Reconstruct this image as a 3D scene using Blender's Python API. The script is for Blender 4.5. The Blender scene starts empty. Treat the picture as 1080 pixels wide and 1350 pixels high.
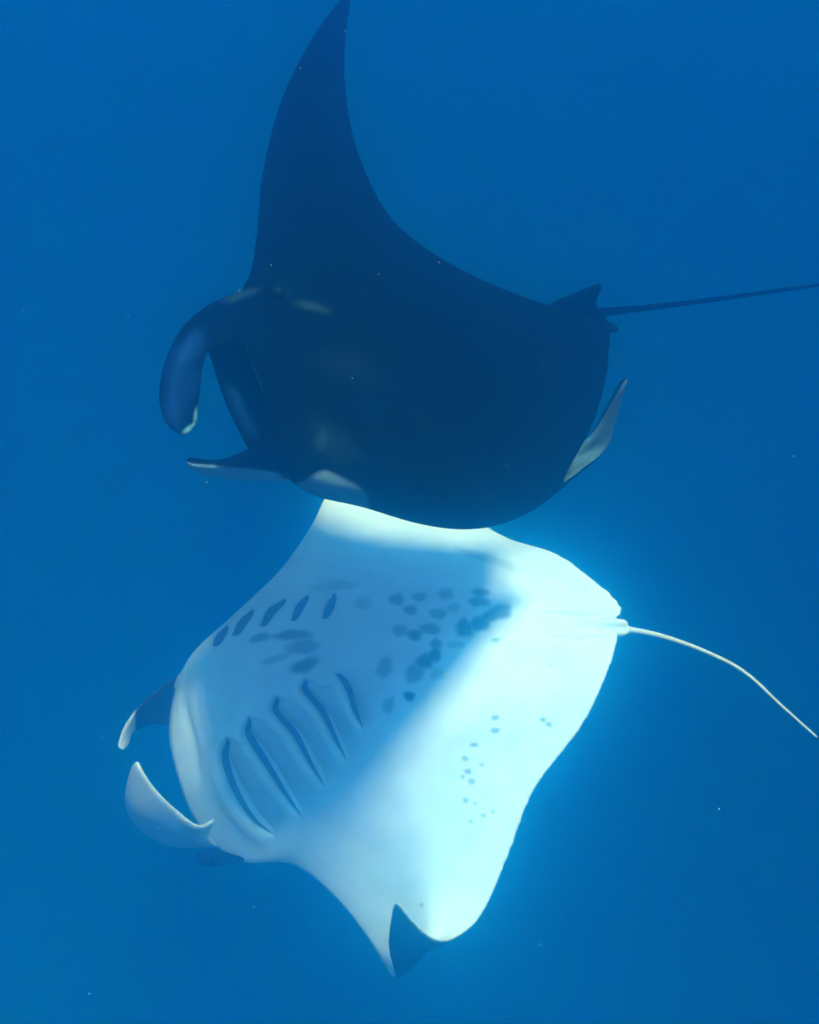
import bpy, bmesh, math, random
import numpy as np
from mathutils import Vector, Matrix
from mathutils.bvhtree import BVHTree

random.seed(7); rng = np.random.default_rng(7)
sc = bpy.context.scene
col = sc.collection

# ------------------------------------------------------------------ camera
F = 1447.0                     # focal length in photo pixels (1080 x 1350)
PITCH = math.radians(40)       # a snorkeller looking down from just under the surface
CAM = np.array([0.0, 0.0, -0.45])
FWD = np.array([0, math.cos(PITCH), -math.sin(PITCH)])
UPV = np.array([0, math.sin(PITCH), math.cos(PITCH)])
RGT = np.array([1.0, 0, 0])
cd = bpy.data.cameras.new('camera'); cam = bpy.data.objects.new('camera', cd); col.objects.link(cam)
cam.location = CAM; cam.rotation_euler = (math.pi/2 - PITCH, 0, 0)
cd.sensor_fit = 'VERTICAL'; cd.angle = 2*math.atan(675/F); cd.clip_start = 0.02; cd.clip_end = 1000
sc.camera = cam

# ------------------------------------------------------------------ sky, sun, exposure
SUN_DIR = np.array([0.24, -0.19, 1.0])          # towards the sun (refracted light comes steeply down)
SUN_DIR = SUN_DIR/np.linalg.norm(SUN_DIR)
w = bpy.data.worlds.new('World'); sc.world = w; w.use_nodes = True
nt = w.node_tree; bg = nt.nodes['Background']
sky = nt.nodes.new('ShaderNodeTexSky'); sky.sky_type = 'NISHITA'; sky.sun_disc = False
sky.sun_elevation = math.asin(SUN_DIR[2]); sky.sun_rotation = math.atan2(SUN_DIR[0], SUN_DIR[1])
nt.links.new(sky.outputs[0], bg.inputs[0]); bg.inputs[1].default_value = 0.08
sd = bpy.data.lights.new('sun', 'SUN'); sd.energy = 5.0; sd.angle = math.radians(7); sd.color = (1, .96, .9)
sun = bpy.data.objects.new('sun', sd); col.objects.link(sun)
sun.rotation_euler = Vector(SUN_DIR).to_track_quat('Z', 'Y').to_euler()
sc.view_settings.view_transform = 'Standard'; sc.view_settings.look = 'None'
sc.view_settings.exposure = 1.05; sc.view_settings.gamma = 1
sc.cycles.use_denoising = True
try: sc.cycles.denoiser = 'OPENIMAGEDENOISE'
except Exception: pass
sc.cycles.max_bounces = 12; sc.cycles.volume_bounces = 9; sc.cycles.diffuse_bounces = 4
sc.cycles.use_adaptive_sampling = False

# ------------------------------------------------------------------ helpers
DZ = 0.0                       # distance of the animal being built, added to the depths in its tables
def P(px, py, Z):              # photo pixel + distance along the view axis -> world point
    Z = Z + DZ
    return CAM + Z*FWD + (px-540)/F*Z*RGT - (py-675)/F*Z*UPV
def to_px(pts):
    d = pts - CAM; Z = d@FWD
    return np.stack([540 + F*(d@RGT)/Z, 675 - F*(d@UPV)/Z, Z], 1)
def pw(L): return np.array([[P(*c) for c in row] for row in L])
def catmull(ctrl, n):          # ctrl (k, ...) -> n samples, interpolating
    k = len(ctrl); t = np.linspace(0, k-1, n)
    i = np.clip(t.astype(int), 0, k-2); f = (t-i).reshape((-1,)+(1,)*(ctrl.ndim-1))
    g = lambda j: ctrl[np.clip(j, 0, k-1)]
    p0, p1, p2, p3 = g(i-1), g(i), g(i+1), g(i+2)
    p0 = np.where((i == 0).reshape(f.shape), 2*p1-p2, p0); p3 = np.where((i == k-2).reshape(f.shape), 2*p2-p1, p3)
    return .5*(2*p1 + (p2-p0)*f + (2*p0-5*p1+4*p2-p3)*f**2 + (3*p1-p0-3*p2+p3)*f**3)
def smooth(a, b, x):
    t = np.clip((x-a)/(b-a), 0, 1); return t*t*(3-2*t)

class Shells:                  # closed shells that are fused into one body
    def __init__(s): s.v = []; s.f = []; s.side = []; s.n = 0
    def add(s, v, f, side):
        s.v.append(np.asarray(v)); s.f += [tuple(i+s.n for i in q) for q in f]; s.side += list(side); s.n += len(v)
    def sheet(s, M, half, sgn, tag=None):
        # mid surface M (nu,nv,3), half thickness (nu,nv); first face set = dorsal (+), second = ventral (-)
        nu, nv = M.shape[:2]
        du = np.gradient(M, axis=0); dv = np.gradient(M, axis=1)
        N = np.cross(du, dv); N /= np.linalg.norm(N, axis=2, keepdims=True)+1e-9; N *= sgn
        half = half.copy(); half[0] = half[-1] = 0; half[:, 0] = half[:, -1] = 0
        A = (M + N*half[..., None]).reshape(-1, 3); B = (M - N*half[..., None]).reshape(-1, 3)
        q = [(i*nv+j, (i+1)*nv+j, (i+1)*nv+j+1, i*nv+j+1) for i in range(nu-1) for j in range(nv-1)]
        m = nu*nv
        f = (q if sgn > 0 else [t[::-1] for t in q]) + [tuple(k+m for k in (t[::-1] if sgn > 0 else t)) for t in q]
        s.add(np.vstack([A, B]), f, [1.0]*len(q) + [-1.0]*len(q) if tag is None else [tag]*(2*len(q)))
    def tube(s, pts, r, tag, nseg=10):
        v, f = tube_mesh(pts, r, nseg); s.add(v, f, [tag]*len(f))
def tube_mesh(pts, r, nseg=10):
    pts = np.asarray(pts); n = len(pts); T = np.gradient(pts, axis=0); T /= np.linalg.norm(T, axis=1, keepdims=True)
    X = np.cross(T, FWD); X /= np.linalg.norm(X, axis=1, keepdims=True); Y = np.cross(T, X)
    a = np.linspace(0, 2*math.pi, nseg, endpoint=False)
    v = (pts[:, None] + np.asarray(r)[:, None, None]*(X[:, None]*np.cos(a)[None, :, None] + Y[:, None]*np.sin(a)[None, :, None])).reshape(-1, 3)
    f = [(i*nseg+j, i*nseg+(j+1) % nseg, (i+1)*nseg+(j+1) % nseg, (i+1)*nseg+j) for i in range(n-1) for j in range(nseg)]
    f += [tuple(range(nseg))[::-1], tuple((n-1)*nseg+j for j in range(nseg))]
    return v, f
def mesh_obj(name, v, f, mat, parent=None, smooth_shade=True):
    me = bpy.data.meshes.new(name); me.from_pydata([tuple(p) for p in v], [], f); me.update()
    if smooth_shade: me.polygons.foreach_set('use_smooth', [True]*len(me.polygons))
    o = bpy.data.objects.new(name, me); col.objects.link(o)
    if mat: me.materials.append(mat)
    if parent: adopt(o, parent)
    return o
def adopt(o, parent):
    o.parent = parent; o.matrix_parent_inverse = Matrix.Translation(parent.location).inverted()

def net(rows, nu, nv):         # rows of 5 control points -> fine mid surface
    C = pw(rows); return catmull(catmull(C, nu).transpose(1, 0, 2), nv).transpose(1, 0, 2)
def row(le, te, q=None, m=None, t=None):   # fill in quarter points that are not given
    le, te = np.array(le, float), np.array(te, float)
    m = np.array(m, float) if m is not None else (le+te)/2
    q = np.array(q, float) if q is not None else (le+m)/2
    t = np.array(t, float) if t is not None else (m+te)/2
    return [le, q, m, t, te]
def edge_prof(n, p=.5):        # rounded at both edges
    x = np.linspace(0, 1, n); return np.clip(1-np.abs(2*x-1)**8, 0, 1)**p
def fuse(S, name, voxel, smooth_it):
    me = bpy.data.meshes.new(name+'_src'); V = np.vstack(S.v)
    me.from_pydata([tuple(p) for p in V], [], S.f); me.update()
    o = bpy.data.objects.new(name+'_src', me); col.objects.link(o)
    m = o.modifiers.new('r', 'REMESH'); m.mode = 'VOXEL'; m.voxel_size = voxel; m.use_smooth_shade = True
    m2 = o.modifiers.new('s', 'SMOOTH'); m2.factor = .5; m2.iterations = smooth_it
    dg = bpy.context.evaluated_depsgraph_get(); dg.update()
    ev = o.evaluated_get(dg); out = bpy.data.meshes.new_from_object(ev)
    bpy.data.objects.remove(o); bpy.data.meshes.remove(me)
    out.name = name
    bvh = BVHTree.FromPolygons([tuple(p) for p in V], S.f)
    n = len(out.vertices); co = np.empty(n*3); out.vertices.foreach_get('co', co); co = co.reshape(-1, 3)
    side = np.empty(n); sd_ = S.side
    for i in range(n): side[i] = sd_[bvh.find_nearest(co[i])[2]]
    return out, co, side
def vnormals(me):
    n = np.empty(len(me.vertices)*3); me.vertex_normals.foreach_get('vector', n); return n.reshape(-1, 3)
def relax(me, val, it):        # average a per-vertex value along edges
    e = np.empty(len(me.edges)*2, np.int32); me.edges.foreach_get('vertices', e); e = e.reshape(-1, 2)
    deg = np.bincount(e.ravel(), minlength=len(val)).astype(float); deg[deg == 0] = 1
    for _ in range(it):
        val = .5*val + .5*(np.bincount(e[:, 0], val[e[:, 1]], len(val)) + np.bincount(e[:, 1], val[e[:, 0]], len(val)))/deg
    return val
def seg_dist(p, poly):         # distance, arc parameter 0..1 and signed side of points to a polyline (photo pixels)
    best = np.full(len(p), 1e9); par = np.zeros(len(p)); sg = np.zeros(len(p))
    L = np.concatenate([[0], np.cumsum(np.linalg.norm(np.diff(poly, axis=0), axis=1))])
    for k in range(len(poly)-1):
        a, b = poly[k], poly[k+1]; d = b-a; ll = d@d
        t = np.clip(((p-a)@d)/ll, 0, 1); c = a+t[:, None]*d; r = p-c; dist = np.hypot(r[:, 0], r[:, 1])
        m = dist < best; best[m] = dist[m]; par[m] = ((L[k]+t*math.sqrt(ll))/L[-1])[m]
        sg[m] = np.sign(d[0]*r[:, 1]-d[1]*r[:, 0])[m]
    return best, par, sg
def blob(p, cx, cy, rx, ry, ang=0, soft=.45):
    c, s = math.cos(math.radians(ang)), math.sin(math.radians(ang))
    x = (p[:, 0]-cx); y = (p[:, 1]-cy); X = (x*c+y*s)/rx; Y = (-x*s+y*c)/ry
    r = np.hypot(X, Y); r = r*(1+-.09*np.sin(2*np.arctan2(Y, X)+cy)+.07*np.sin(3*np.arctan2(Y, X)+cx)+.06*np.sin(5*np.arctan2(Y, X)+cy))
    return 1-smooth(1-soft, 1+soft, r)

# ------------------------------------------------------------------ materials
def skin_mat():
    m = bpy.data.materials.new('manta_skin'); m.use_nodes = True; t = m.node_tree; b = t.nodes['Principled BSDF']
    at = t.nodes.new('ShaderNodeAttribute'); at.attribute_name = 'pigment'
    n1 = t.nodes.new('ShaderNodeTexNoise'); n1.inputs['Scale'].default_value = 9; n1.inputs['Detail'].default_value = 6
    tc = t.nodes.new('ShaderNodeTexCoord'); t.links.new(tc.outputs['Object'], n1.inputs['Vector'])
    mr = t.nodes.new('ShaderNodeMapRange'); mr.inputs[1].default_value = .3; mr.inputs[2].default_value = .7
    mr.inputs[3].default_value = .88; mr.inputs[4].default_value = 1.04
    t.links.new(n1.outputs['Fac'], mr.inputs[0])
    mx = t.nodes.new('ShaderNodeMix'); mx.data_type = 'RGBA'; mx.blend_type = 'MULTIPLY'; mx.inputs[0].default_value = 1
    t.links.new(at.outputs['Color'], mx.inputs[6]); t.links.new(mr.outputs[0], mx.inputs[7]); 
    n3 = t.nodes.new('ShaderNodeTexNoise'); n3.inputs['Scale'].default_value = 5; n3.inputs['Detail'].default_value = 8; n3.inputs['Roughness'].default_value = .7
    t.links.new(tc.outputs['Object'], n3.inputs['Vector'])
    m3 = t.nodes.new('ShaderNodeMapRange'); m3.inputs[1].default_value = .52; m3.inputs[2].default_value = .8; t.links.new(n3.outputs['Fac'], m3.inputs[0])
    ad = t.nodes.new('ShaderNodeMix'); ad.data_type = 'RGBA'; ad.blend_type = 'ADD'; t.links.new(m3.outputs[0], ad.inputs[0])
    t.links.new(mx.outputs[2], ad.inputs[6]); ad.inputs[7].default_value = (.0004, .006, .006, 1); t.links.new(ad.outputs[2], b.inputs['Base Color'])
    n2 = t.nodes.new('ShaderNodeTexNoise'); n2.inputs['Scale'].default_value = 60; n2.inputs['Detail'].default_value = 4
    t.links.new(tc.outputs['Object'], n2.inputs['Vector'])
    bp = t.nodes.new('ShaderNodeBump'); bp.inputs['Strength'].default_value = .12; bp.inputs['Distance'].default_value = .01
    t.links.new(n2.outputs['Fac'], bp.inputs['Height']); t.links.new(bp.outputs[0], b.inputs['Normal'])
    b.inputs['Roughness'].default_value = .8; b.inputs['Specular IOR Level'].default_value = .0
    return m
def plain(name, c, rough=.5, spec=.3):
    m = bpy.data.materials.new(name); m.use_nodes = True; t = m.node_tree; b = t.nodes['Principled BSDF']
    n = t.nodes.new('ShaderNodeTexNoise'); n.inputs['Scale'].default_value = 40
    r = t.nodes.new('ShaderNodeValToRGB'); r.color_ramp.elements[0].color = (*[x*.7 for x in c], 1); r.color_ramp.elements[1].color = (*[min(1, x*1.2) for x in c], 1)
    t.links.new(n.outputs['Fac'], r.inputs[0]); t.links.new(r.outputs[0], b.inputs['Base Color'])
    b.inputs['Roughness'].default_value = rough; b.inputs['Specular IOR Level'].default_value = spec
    return m
SKIN = skin_mat(); GILL = plain('gill_lining', (.16, .18, .19), .8, .1); EYE = plain('eye_black', (.001, .006, .008), .5, .04)
SNOW = plain('plankton_speck', (.14, .26, .28), .8, .1)

def airfoil(v, blunt):         # half-thickness profile along the chord, peak 1
    v = np.clip(v, 0, 1)
    y = (.2969*np.sqrt(v) - .126*v - .3516*v**2 + .2843*v**3 - .1036*v**4)/.1
    return y*.5
def finish(name, me, pigment, root):
    at = me.color_attributes.new('pigment', 'FLOAT_COLOR', 'POINT')
    at.data.foreach_set('color', np.hstack([pigment, np.ones((len(pigment), 1))]).astype(np.float32).ravel())
    me.polygons.foreach_set('use_smooth', [True]*len(me.polygons))
    o = bpy.data.objects.new(name, me); col.objects.link(o); me.materials.append(SKIN); adopt(o, root); return o
def append_tubes(me, pigment, tubes):
    # joins the whip tail to the body mesh
    bm = bmesh.new(); bm.from_mesh(me); n0 = len(bm.verts)
    cols = [pigment]
    for v, f, c in tubes:
        vs = [bm.verts.new(tuple(p)) for p in v]
        for q in f: bm.faces.new([vs[i] for i in q])
        cols.append(np.tile(np.array(c), (len(v), 1)) if np.ndim(c) == 1 else c)
    bm.to_mesh(me); bm.free(); me.update(); return np.vstack(cols)
def empty(name, loc, label, cat, group=None):
    o = bpy.data.objects.new(name, None); col.objects.link(o); o.location = loc; o['label'] = label; o['category'] = cat
    if group: o['group'] = group
    return o
def eyeball(root, bvh, px, py, r, lift=.2):
    hit = ray(bvh, px, py)
    if hit is None: return
    p, n = hit
    bm = bmesh.new(); bmesh.ops.create_uvsphere(bm, u_segments=16, v_segments=10, radius=r)
    for v in bm.verts: v.co += Vector(p + n*r*lift - FWD*0)
    me = bpy.data.meshes.new('eye'); bm.to_mesh(me); bm.free(); me.polygons.foreach_set('use_smooth', [True]*len(me.polygons))
    me.materials.append(EYE); o = bpy.data.objects.new('eye', me); col.objects.link(o); adopt(o, root)
def ray(bvh, px, py):
    d = P(px, py, 4) - CAM
    h = bvh.ray_cast(Vector(CAM), Vector(d))
    return None if h[0] is None else (np.array(h[0]), np.array(h[1]))
def bvh_of(me):
    return BVHTree.FromPolygons([v.co for v in me.vertices], [tuple(p.vertices) for p in me.polygons])

VOX = 0.0062
# ================================================================== upper manta: dark back towards us
def build_upper():
    rows = [
     row((455,-8,4.50),(464,-8,4.50)),
     row((410,52,4.38),(457,52,4.42)),
     row((370,132,4.20),(458,128,4.33)),
     row((346,225,4.0),(478,212,4.22)),
     row((338,305,3.8),(525,296,4.14), m=(430,302,3.94)),
     row((329,362,3.58),(615,358,4.12), m=(460,358,3.82)),
     row((318,386,3.44),(722,402,4.18), m=(500,400,3.74)),
     row((326,462,3.36),(795,418,4.20), m=(550,440,3.68)),
     row((349,525,3.16),(806,436,4.20), m=(570,490,3.49)),
     row((346,588,3.01),(805,462,4.14), m=(580,545,3.30)),
     row((388,632,3.13),(800,503,4.06), m=(590,598,3.12), q=(480,616,3.02)),
     row((432,649,3.28),(782,560,3.94), m=(605,648,3.10), q=(512,646,3.07), t=(700,620,3.45)),
     row((492,652,3.48),(744,632,3.80), m=(630,684,3.22), q=(556,676,3.25), t=(692,668,3.50)),
     row((585,660,3.76),(776,613,4.12), m=(672,660,3.80), q=(628,666,3.72), t=(728,640,3.98)),
     row((690,636,4.08),(802,590,4.22), m=(750,614,4.18)),
     row((768,585,4.18),(815,545,4.14)),
     row((823,500,4.02),(829,493,4.02)),
    ]
    nu, nv = 160, 70
    M = net(rows, nu, nv)
    T = catmull(np.array([.012,.014,.018,.026,.04,.07,.11,.145,.155,.14,.10,.065,.04,.028,.02,.014,.01]), nu)
    half = T[:, None]*airfoil(np.linspace(0, 1, nv), 0)[None, :]*2*.5 + .009*edge_prof(nv)[None, :]
    S = Shells(); S.sheet(M, half, SG_A)
    # far cephalic fin, unrolled and curling down
    fin = pw([[(322,380,3.46),(326,420,3.42),(340,466,3.40)],
              [(278,398,3.40),(283,424,3.40),(298,455,3.37)],
              [(240,430,3.34),(255,445,3.36),(276,464,3.31)],
              [(215,480,3.30),(238,486,3.33),(267,490,3.27)],
              [(209,528,3.28),(233,531,3.31),(263,530,3.25)],
              [(220,560,3.27),(240,560,3.29),(260,555,3.25)],
              [(244,574,3.27),(247,575,3.27),(251,572,3.27)]])
    def fin_sheet(C, th, tag, n=(46, 24)):
        M = catmull(catmull(C, n[0]).transpose(1, 0, 2), n[1]).transpose(1, 0, 2)
        S.sheet(M, th*edge_prof(n[1])[None, :]*np.ones((n[0], 1)), 1, tag)
    fin_sheet(fin, .010, 2.0)
    # near cephalic fin, seen edge on
    fin_sheet(pw([[(346,572,3.00),(356,603,3.02),(385,632,3.13)],
                  [(322,595,3.01),(326,612,3.05),(336,632,3.16)],
                  [(292,609,3.00),(294,617,3.05),(298,628,3.13)],
                  [(266,610,2.99),(266,615,3.03),(266,621,3.08)],
                  [(244,605,2.98),(244,607,2.98),(246,610,3.0)]]), .013, 3.0)
    # lower jaw: the scoop behind the open mouth
    fin_sheet(pw([[(268,450,3.40),(300,444,3.46),(360,430,3.58)],
                  [(284,490,3.50),(318,492,3.58),(380,490,3.66)],
                  [(302,540,3.44),(330,540,3.50),(395,550,3.52)],
                  [(328,588,3.18),(350,592,3.24),(400,605,3.26)]]), .018, 4.0)
    # dorsal fin
    fin_sheet(pw([[(720,402,4.12),(752,404,4.15),(800,420,4.18)],
                  [(750,390,4.10),(768,396,4.12),(790,412,4.15)],
                  [(775,381,4.06),(781,388,4.09),(784,402,4.11)],
                  [(791,376,4.03),(793,377,4.04),(794,379,4.05)]]), .014, 1.0, (30, 20))
    # pelvic fins beside the tail root
    fin_sheet(pw([[(780,425,4.19),(785,435,4.19),(782,450,4.17)],
                  [(803,424,4.22),(805,432,4.22),(802,440,4.2)],
                  [(814,432,4.24),(814,435,4.24),(813,438,4.24)]]), .014, 1.0, (20, 14))
    tp = catmull(pw([[(770,414,4.16),(800,411,4.19),(860,405,4.25),(940,395,4.33),(1020,384,4.42),(1085,375,4.5),(1160,362,4.6)]])[0], 60)
    tr = np.interp(np.linspace(0, 1, 60), [0, .1, .3, 1], [.03, .018, .011, .0045])
    S.tube(tp[:14], np.maximum(tr[:14], .012), 1.0)
    me, co, side = fuse(S, 'body', VOX, 14)
    px = to_px(co); p2 = px[:, :2]
    dark = np.array([.0004, .0015, .005]); white = np.array([.34, .62, .68])  # underside white is tinted cyan: the water's blue light put into the pigment
    s = np.where(side == 1, 1.0, np.where(side == -1, 0.0, 1.0))
    nrm = vnormals(me); facing = -(nrm@FWD)
    # far fin: dark outside, slate inside with a pale tip edge; near fin: pale underside
    s = np.where(side == 2, np.where(p2[:, 1] > 566, .3, 1.0), s)
    s = np.where(side == 3, np.where(p2[:, 1] > 607 + .10*(p2[:, 0]-240), 0.15, 1.0), s)
    s = np.where(side == 4, 1.0, s)
    # belly colour reaches over the leading edge beside the gills, greyed as painted shade
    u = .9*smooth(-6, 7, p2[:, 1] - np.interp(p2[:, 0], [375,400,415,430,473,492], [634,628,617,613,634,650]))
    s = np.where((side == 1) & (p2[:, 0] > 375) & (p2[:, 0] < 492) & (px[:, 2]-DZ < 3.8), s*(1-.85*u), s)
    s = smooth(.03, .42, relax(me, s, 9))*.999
    s = np.maximum(s, .80*smooth(660, 720, p2[:, 0]))          # grey rear margin of the underside, deepened to paint in its shade
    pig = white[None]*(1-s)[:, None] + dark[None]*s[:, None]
    # pale shoulder marks, plus painted glints either side of the far eye
    sh = np.zeros(len(pig))
    for b, k in [((412,404,18,6,15,.8), .06), ((318,389,22,5,-22,.7), .06), ((455,480,36,24,20,.9), .010), ((440,585,28,20,40,.9), .018),
                 ((424,580,6,14,10,.8), .03), ((372,386,10,6,0,.5), .01)]:
        sh += k*blob(p2, *b)*(side > 0)
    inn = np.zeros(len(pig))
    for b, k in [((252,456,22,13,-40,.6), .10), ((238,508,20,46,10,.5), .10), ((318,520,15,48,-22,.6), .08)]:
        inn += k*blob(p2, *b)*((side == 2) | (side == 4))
    for b, k in [((251,566,9,5,-40,.5), 1.0), ((258,552,3,13,8,.6), .5)]:
        sh += k*blob(p2, *b)*(side == 2)
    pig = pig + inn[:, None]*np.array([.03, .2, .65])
    pig = pig + sh[:, None]*np.array([.15, .42, .42])
    root = empty('manta_ray', P(570, 520, 3.7), 'dark-backed manta ray with open mouth, gliding above the white-bellied one', 'manta ray', 'manta rays')
    v, f = tube_mesh(tp[8:], tr[8:]); pig = append_tubes(me, pig, [(v, f, dark)])
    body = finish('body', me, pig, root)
    eyeball(root, bvh_of(me), 366, 388, .022)
    return body
# ================================================================== lower manta: rolled over, white belly up
def build_lower():
    rows = [
     row((545,590,5.25),(562,600,5.27)),
     row((490,612,5.15),(600,640,5.2)),
     row((437,642,5.0),(632,685,5.08), m=(530,660,5.05)),
     row((408,695,4.82),(675,712,4.92), m=(545,690,4.86)),
     row((368,752,4.62),(735,730,4.76), m=(550,738,4.66)),
     row((306,812,4.48),(790,768,4.6), m=(545,790,4.44)),
     row((247,870,4.40),(822,802,4.5), m=(535,836,4.28)),
     row((223,943,4.33),(808,824,4.45), m=(525,872,4.2)),
     row((229,1010,4.31),(817,842,4.4), m=(525,912,4.14)),
     row((260,1088,4.35),(798,900,4.3), m=(530,962,4.10)),
     row((312,1134,4.40),(766,962,4.24), m=(532,1012,4.11)),
     row((382,1138,4.40),(706,1042,4.17), m=(542,1070,4.14)),
     row((438,1180,4.42),(672,1128,4.13), m=(558,1130,4.15)),
     row((484,1236,4.36),(637,1205,4.08), m=(570,1188,4.12)),
     row((519,1290,4.16),(600,1236,3.98), m=(563,1248,4.02)),
     row((512,1244,3.99),(567,1234,3.89), m=(537,1240,3.93)),
     row((519,1190,3.87),(524,1189,3.87)),
    ]
    nu, nv = 180, 80
    M = net(rows, nu, nv)
    T = catmull(np.array([.012,.016,.022,.035,.06,.10,.15,.17,.16,.125,.085,.055,.04,.028,.02,.014,.01]), nu)
    half = T[:, None]*airfoil(np.linspace(0, 1, nv), 0)[None, :] + .009*edge_prof(nv)[None, :]
    S = Shells(); S.sheet(M, half, SG_B)
    def fin_sheet(C, th, tag, n=(46, 24)):
        M = catmull(catmull(C, n[0]).transpose(1, 0, 2), n[1]).transpose(1, 0, 2)
        S.sheet(M, th*edge_prof(n[1])[None, :]*np.ones((n[0], 1)), 1, tag)
    fin_sheet(pw([[(266,878,4.50),(262,920,4.52),(256,962,4.50)],
                  [(233,890,4.36),(228,925,4.42),(222,958,4.42)],
                  [(206,910,4.24),(202,935,4.31),(196,957,4.36)],
                  [(184,931,4.10),(179,948,4.18),(172,968,4.25)],
                  [(164,958,4.08),(166,970,4.13),(168,984,4.18)],
                  [(153,984,4.12),(157,988,4.12),(163,989,4.12)]]), .008, 2.0)
    fin_sheet(pw([[(285,1078,4.06),(278,1100,4.13),(290,1116,4.24)],
                  [(262,1088,3.94),(246,1104,4.07),(250,1117,4.24)],
                  [(232,1066,3.88),(212,1090,4.04),(214,1112,4.24)],
                  [(206,1040,3.85),(184,1070,4.01),(180,1088,4.19)],
                  [(190,1018,3.86),(173,1038,3.99),(166,1056,4.11)],
                  [(181,1002,3.90),(178,1004,3.92),(176,1008,3.94)]]), .010, 3.0)
    # upper jaw, behind the open mouth (hidden from here)
    fin_sheet(pw([[(262,895,4.40),(300,890,4.42),(360,885,4.42)],
                  [(252,950,4.42),(300,945,4.45),(370,930,4.42)],
                  [(262,1010,4.36),(310,1000,4.38),(380,980,4.32)],
                  [(300,1085,4.42),(330,1070,4.42),(390,1050,4.34)]]), .02, 1.0)
    # dark side of the head round the eye
    S.tube(catmull(pw([[(258,1130,4.13),(275,1131,4.11),(295,1132,4.13),(322,1133,4.22)]])[0], 12), np.array([.008,.022,.03,.034,.035,.034,.032,.029,.025,.02,.015,.01]), 1.0)
    # tail root and pelvic fins
    tp = catmull(pw([[(730,824,4.44),(790,827,4.44),(822,829,4.45),(870,838,4.44),(925,857,4.42),(980,885,4.39),(1030,930,4.36),(1077,972,4.33)]])[0], 70)
    tr = np.interp(np.linspace(0, 1, 70), [0, .25, .33, .5, 1], [.03, .02, .0125, .0095, .005])
    for up in (1, -1):                         # the paired pelvic fins lie along the tail root
        c = 827.5
        fin_sheet(pw([[(690, c-up*1, 4.43), (690, c-up*4, 4.425), (692, c-up*7, 4.43)],
                      [(740, c-up*1, 4.425), (740, c-up*6, 4.415), (740, c-up*11, 4.43)],
                      [(790, c-up*1, 4.43), (790, c-up*7, 4.42), (790, c-up*13, 4.435)],
                      [(818, c-up*1.5, 4.44), (819, c-up*7, 4.43), (817, c-up*11.5, 4.44)],
                      [(827, c-up*3, 4.45), (828, c-up*6, 4.45), (826, c-up*8, 4.45)]]), .010, -1.0, (30, 12))
    S.tube(tp[:24], np.maximum(tr[:24], .013), -1.0)
    me, co, side = fuse(S, 'body', VOX, 14)
    nrm = vnormals(me); px = to_px(co); p2 = px[:, :2]
    belly = (-(np.einsum('ij,ij->i', nrm, (co-CAM)/np.linalg.norm(co-CAM, axis=1)[:, None])) > 0.02) & (side < 0)
    # gill slits: the rear flap of each pair drops under the front one
    disp = np.zeros(len(co))
    for poly, big in GILLS_B:
        q = catmull(np.array(poly, float), 30); d, par, sg = seg_dist(p2, q)
        right = sg < 0 if big else sg > 0
        W = 44 if big else 14; D = .09 if big else .02
        taper = np.sqrt(np.clip(np.sin(math.pi*np.clip(par, .0, 1)), 0, 1))
        inner = (par > .001) & (par < .999)
        prof = np.where(right, np.exp(-(d/(W*.45))**1.3), np.exp(-(d/2.2)**2)*.9)
        disp = np.where(D*prof > np.abs(disp)/np.maximum(taper, .2), D*prof*taper*inner*belly, disp)
        if big: disp -= .016*np.where(~right, np.exp(-((d-11)/9)**2), 0)*taper*inner*belly
    # seams of the pelvic fins beside the tail root
    for poly in ([(660,806),(720,808),(780,811),(826,819)], [(700,838),(760,842),(826,838)]):
        d, par, sg = seg_dist(p2, np.array(poly, float)); disp += .03*np.exp(-(d/3.5)**2)*belly*smooth(0, .5, par)*(1-smooth(.62, .9, par))
    d, par, sg = seg_dist(p2, catmull(np.array([(247,885),(243,930),(256,985),(264,1045)], float), 20)); disp += .014*np.exp(-(d/6)**2)*belly*np.sin(math.pi*par)
    co2 = co - nrm*relax(me, disp, 1)[:, None]
    me.vertices.foreach_set('co', co2.ravel()); me.update()
    # pigment
    dark = np.array([.003, .010, .017]); white = np.array([.82, .83, .80])
    s = np.where(side == 1, 1.0, 0.0)
    s = np.where((side == 2) & (p2[:, 0] > 178) & (p2[:, 1] > 895 + .95*(232-p2[:, 0])-14), .97, s)
    s = np.where(side == 3, .15, s)
    s = relax(me, s, 4)
    for b, k in SPOTS_B: s = np.maximum(s, min(.9, 1.3*k)*blob(p2, *b, soft=.4)*belly)
    pig = white[None]*(1-s)[:, None] + dark[None]*s[:, None]
    root = empty('manta_ray', P(520, 930, 4.2), 'white-bellied manta ray rolled onto its back with spotted belly and gill slits showing', 'manta ray', 'manta rays')
    v, f = tube_mesh(tp[18:], tr[18:]); pig = append_tubes(me, pig, [(v, f, white*.85)])
    body = finish('body', me, pig, root)
    bv = bvh_of(me)
    eyeball(root, bv, 284, 1133, .022)
    # dark lining of each gill slit, set into its groove
    for poly, big in GILLS_B:
        n = 26; q = catmull(np.array(poly, float), n); tg = np.gradient(q, axis=0); tg /= np.linalg.norm(tg, axis=1)[:, None]
        nr = np.stack([-tg[:, 1], tg[:, 0]], 1)*(-1 if big else 1)
        t = np.linspace(0, 1, n); wd = (9.5 if big else 12)*np.clip(np.sin(math.pi*t**(.55 if big else .85)), 0, 1)**(.75 if big else .5) + .3
        vs = []; ok = True
        for i in range(n):
            for k in (0, .5, 1):
                h = ray(bv, *(q[i] + nr[i]*wd[i]*k + nr[i]*.8))
                if h is None: ok = False; break
                p_, n_ = h; vs.append(p_ + n_*.003)
            if not ok: break
        if not ok: continue
        fs = [(i*3+j, i*3+j+1, (i+1)*3+j+1, (i+1)*3+j) for i in range(n-1) for j in range(2)]
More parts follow.
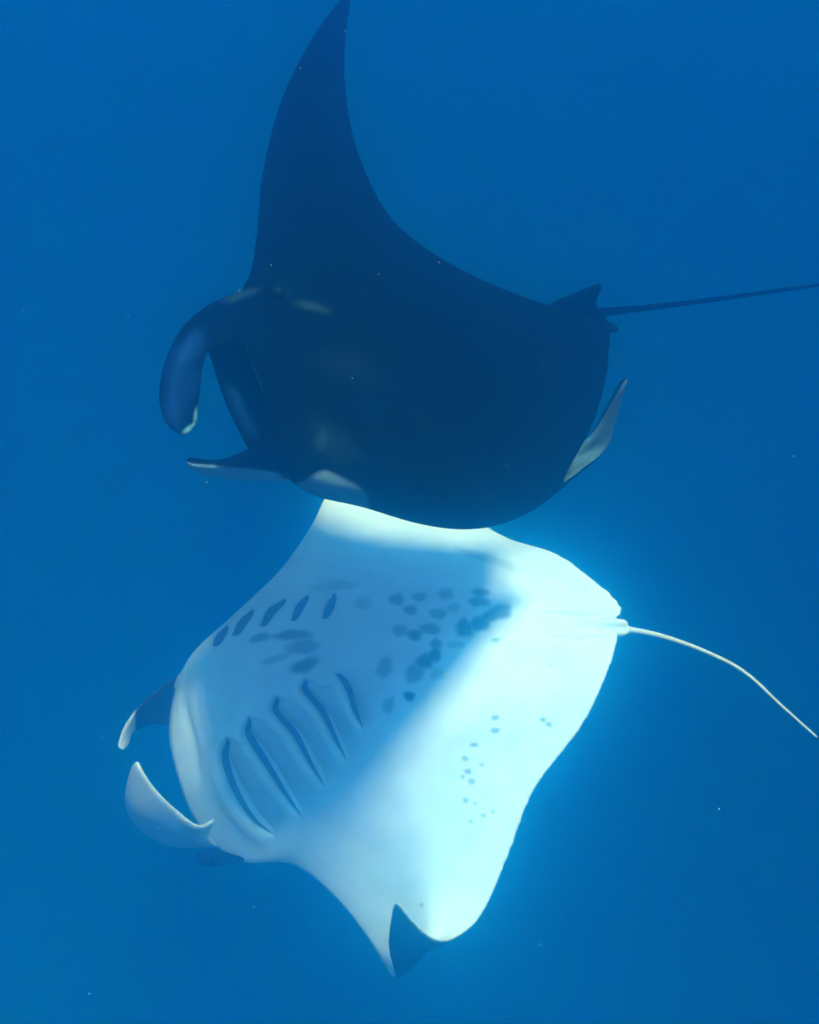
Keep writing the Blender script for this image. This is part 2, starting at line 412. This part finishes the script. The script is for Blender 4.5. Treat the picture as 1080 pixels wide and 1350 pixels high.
        o = mesh_obj('gill_slit', vs, fs, GILL, root)
    return body

GILLS_B = [
 ([(299,972),(291,1000),(306,1045),(333,1084),(362,1102)], True),
 ([(327,944),(322,968),(346,1008),(374,1050),(398,1079)], True),
 ([(364,917),(358,938),(384,970),(406,1008),(429,1041)], True),
 ([(402,894),(397,910),(420,940),(438,974),(456,1004)], True),
 ([(441,888),(455,912),(464,938),(478,962)], True),
 ([(279,852),(284,838),(300,823)], False),
 ([(305,838),(314,818),(334,802)], False),
 ([(342,826),(352,803),(377,788)], False),
 ([(383,819),(389,798),(406,783)], False),
 ([(424,816),(428,799),(441,781)], False),
]
SPOTS_B = [((x, y, rx, ry, a), k) for x, y, rx, ry, a, k in [
 (342,841,15,5,-18,.45),(386,837,24,7,-4,.5),(398,853,24,9,-8,.4),(365,868,18,5,-20,.3),(402,877,20,8,-18,.55),
 (523,790,11,7,0,.45),(541,804,9,6,0,.45),(553,787,9,6,0,.4),(588,783,10,7,20,.35),(578,809,13,6,0,.42),(598,801,9,6,0,.3),
 (634,781,11,6,5,.5),(632,793,13,7,0,.5),(527,831,9,8,0,.42),(547,837,9,8,0,.55),(567,829,14,7,0,.5),(612,828,12,11,-20,.6),
 (632,823,14,9,-10,.6),(648,812,14,8,-15,.55),(661,806,13,11,0,.55),(575,849,7,8,0,.5),(573,864,10,9,-30,.6),(560,872,13,9,-20,.62),
 (546,888,11,14,20,.5),(507,880,10,14,35,.4),(540,918,7,7,0,.68),(512,930,8,11,30,.38),(576,888,9,9,0,.25),(600,850,10,5,0,.25),
 (654,844,5,3.5,0,.4),(653,946,5.5,3.5,0,.45),(653,963,5.5,4,0,.45),(716,949,4,3.5,0,.45),(724,955,4,3.5,0,.45),
 (625,982,5,3,0,.45),(613,1000,4,3.5,0,.4),(635,1008,3.5,3,0,.3),(617,1017,5,3.5,0,.45),(610,1024,3.5,2.5,0,.35),(622,1030,5,4,0,.4),
 (614,1055,4,3.5,0,.4),(626,1059,3,2.5,0,.3),(637,1075,3.5,3,0,.35),(621,1083,3,2.5,0,.3),(650,1070,3,3,0,.3),(556,1193,3,3,0,.35),
 (640,735,34,5,14,.28),(655,742,26,5,14,.22),(450,772,22,6,-5,.2),(478,795,10,8,0,.22),(420,775,10,5,0,.15)]]
# normals: dorsal (+) must face the camera on the upper animal and away from it on the lower one
SG_A, SG_B = 1, -1
DZ = -.30; build_upper()
DZ = .22; build_lower()
DZ = 0.0

# ------------------------------------------------------------------ drifting plankton (nobody could count it)
def plankton():
    bm = bmesh.new()
    for i in range(1100):
        Z = random.uniform(1.8, 7); px = random.uniform(-150, 1230); py = random.uniform(-150, 1500)
        r = random.choice([.0008, .0011, .0015, .0022])*(.5+.12*Z)
        m = Matrix.Translation(Vector(P(px, py, Z))) @ Matrix.Rotation(random.uniform(0, 3), 4, 'X') @ Matrix.Rotation(random.uniform(0, 3), 4, 'Z') @ Matrix.Diagonal((r*random.uniform(.6, 1.8), r, r*.7, 1))
        bmesh.ops.create_icosphere(bm, subdivisions=1, radius=1, matrix=m)
    me = bpy.data.meshes.new('plankton'); bm.to_mesh(me); bm.free(); me.materials.append(SNOW)
    o = bpy.data.objects.new('plankton', me); col.objects.link(o); o['kind'] = 'stuff'
    o['label'] = 'tiny pale plankton specks drifting in the blue water'; o['category'] = 'plankton'
plankton()

# ------------------------------------------------------------------ the water itself: one even, closed volume
def water():
    bm = bmesh.new(); bmesh.ops.create_cube(bm, size=1)
    x, y0, y1, z0, z1 = 70, -70, 90, -70, 0.0
    for v in bm.verts:
        v.co = Vector((v.co.x*2*x, y0+(v.co.y+.5)*(y1-y0), z0+(v.co.z+.5)*(z1-z0)))
    me = bpy.data.meshes.new('haze'); bm.to_mesh(me); bm.free()
    o = bpy.data.objects.new('haze', me); col.objects.link(o); o['kind'] = 'stuff'
    o['label'] = 'clear blue sea water filling the whole view'; o['category'] = 'water'
    m = bpy.data.materials.new('sea_water'); m.use_nodes = True; t = m.node_tree
    t.nodes.remove(t.nodes['Principled BSDF']); out = t.nodes['Material Output']
    def vol(ss, sa, g):                        # scattering and absorption per metre -> Principled Volume
        D = max(s+a for s, a in zip(ss, sa))*1.02
        c = [s/D for s in ss]; ab = [max(0, 1-a/(D*(1-k)))**2 for a, k in zip(sa, c)]
        n = t.nodes.new('ShaderNodeVolumePrincipled'); n.inputs['Density'].default_value = D
        n.inputs['Color'].default_value = (*c, 1); n.inputs['Absorption Color'].default_value = (*ab, 1)
        n.inputs['Anisotropy'].default_value = g; return n
    a = vol(SCATTER, ABSORB, -.42); b = vol(FORWARD, (0, 0, 0), .955)
    ad = t.nodes.new('ShaderNodeAddShader'); t.links.new(a.outputs[0], ad.inputs[0]); t.links.new(b.outputs[0], ad.inputs[1])
    t.links.new(ad.outputs[0], out.inputs['Volume']); me.materials.append(m)
SC = (.002, .112, .265); ISO = .050     # scattering per metre, and the share that scatters every way
SCATTER = [ISO*k for k in SC]; ABSORB = (.165, .057, .0205); FORWARD = [(1-ISO)*k for k in SC]
water()
